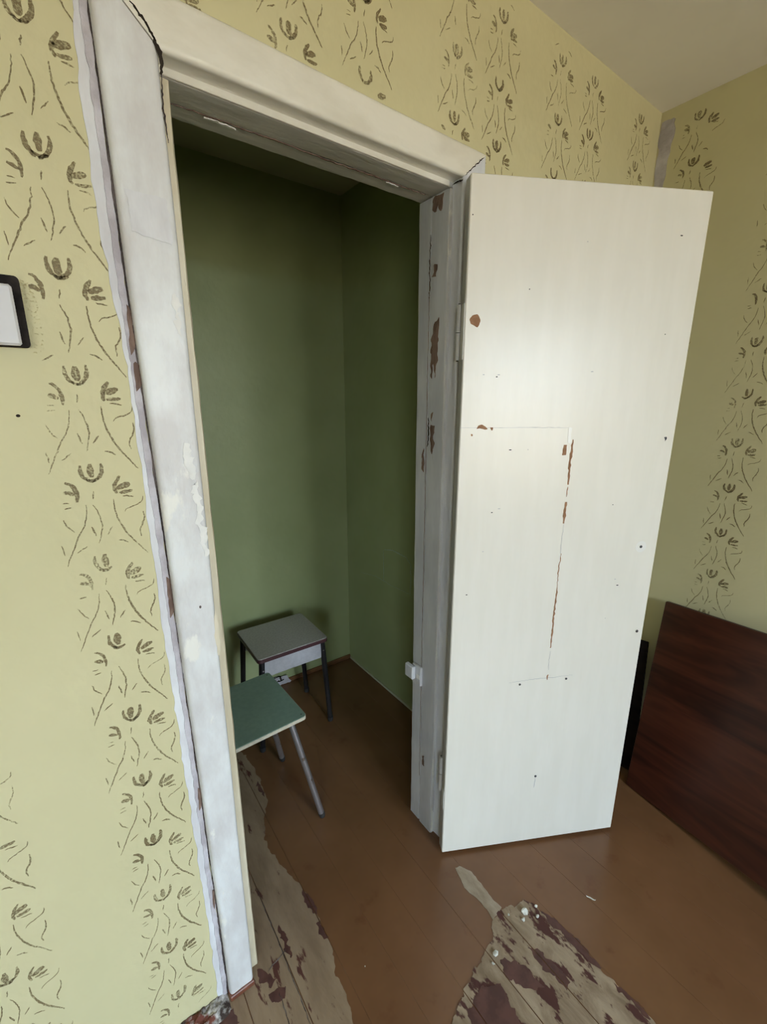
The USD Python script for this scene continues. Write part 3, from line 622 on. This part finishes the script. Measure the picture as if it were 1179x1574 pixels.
for sy in (-1, 1):
    obj('cross_rail', tube([(-w / 2 + .05, sy * (dd / 2 - .032), H - .03), (w / 2 - .05, sy * (dd / 2 - .032), H - .03)], .009, 10), M['chrome'], cs, smooth=40)
for sx, sy in ((1, -1), (-1, -1), (1, 1), (-1, 1)):
    obj('screw', tube([(sx * (w / 2 - .014), sy * (dd / 2 - .016), H - .0005), (sx * (w / 2 - .014), sy * (dd / 2 - .016), H + .0008)], [.0028, .0022], 8), M['nail'], cs)

# ------------------------------------------------------------------ light switch at the left edge
sw = thing('light_switch', 'grey plastic wall switch with a dark worn base, left of the door casing', 'light switch', loc=(-.27, 0, 1.607))
obj('base', in_plane(extrude(rounded_rect(.098, .096, .006), .014), (0, 0, .003), (1, 0, 0), (0, 0, 1), (0, -1, 0)), M['switch_dark'], sw)
obj('cover', bbox(-.047, .0395, -.028, -.0145, -.044, .037, .003), M['switch'], sw)
obj('rocker', bbox(-.028, .010, -.031, -.0282, -.026, .020, .0015), M['switch'], sw)

# ------------------------------------------------------------------ crumbs of plaster
def crumb(x, y, r, seed, label, group=None):
    q = np.random.default_rng(seed)
    p = q.normal(size=(18, 3)); p /= np.linalg.norm(p, axis=1)[:, None]
    p *= (r * (.75 + .35 * q.random((18, 1)))) * [1, .8, .55]
    m = trimesh.convex.convex_hull(p); m.apply_translation((x, y, .0010 - m.bounds[0][2]))
    obj('plaster_crumb', m, M['crumb'], None, label=label, cat='plaster crumb', group=group)
crumb(.712, -.342, .0125, 1, 'largest round plaster crumb near the upper tip of the right bare floor patch')
crumb(.692, -.352, .0075, 2, 'small plaster crumb just left of the largest crumb on the bare patch')
crumb(.733, -.371, .0062, 3, 'bright white plaster crumb right of and below the largest crumb')
crumb(.752, -.352, .0058, 4, 'plaster crumb nearest the right edge of the bare patch tip')
crumb(.668, -.318, .0045, 5, 'tiny white crumb in the notch where the narrow bare strip meets the patch')
crumb(.560, -.358, .0100, 6, 'flat pale plaster lump by the left edge of the right bare patch')
crumb(.540, -.368, .0060, 7, 'small pale crumb below the flat lump at the left edge of the bare patch')
crumb(.254, -.167, .0022, 8, 'lone white speck on the brown painted floor in front of the doorway')
def rubble(name, x0, x1, y0, y1, h, seed, label):
    n = 44; X, Y = np.meshgrid(np.linspace(x0, x1, n), np.linspace(y0, y1, 20), indexing='ij')
    P = np.stack([X * 90, Y * 90, np.full_like(X, seed)], -1)
    f = meshkit.fbm(P, 4, seed)
    ed = np.minimum(np.minimum((X - x0) / (x1 - x0), (x1 - X) / (x1 - x0)) * 6, 1) * np.minimum((Y - y0) / (y1 - y0) * 2.5, 1)
    Z = .0008 + h * f * np.clip(ed, 0, 1)
    V = np.c_[X.ravel(), Y.ravel(), Z.ravel()]; Fq = []
    for i in range(n - 1):
        for j in range(19):
            a = i * 20 + j; Fq.append((a, a + 20, a + 21)); Fq.append((a, a + 21, a + 1))
    obj(name, trimesh.Trimesh(V, np.array(Fq), process=False), M['rubble'], None, smooth=True, label=label, cat='rubble', kind='stuff')
M['rubble'] = mixmat('plaster_and_dirt_rubble', (.06, .045, .04), (.62, .60, .58), scale=38, lo=.42, hi=.62, rough=.95, spec=.1, bump=.8, bscale=90, c3=(.16, .06, .045), scale3=18, lo3=.52, hi3=.6)
rubble('plaster_rubble', -.20, -.064, -.05, -.002, .022, 5, 'crumbled plaster and dirt along the wall foot left of the casing')
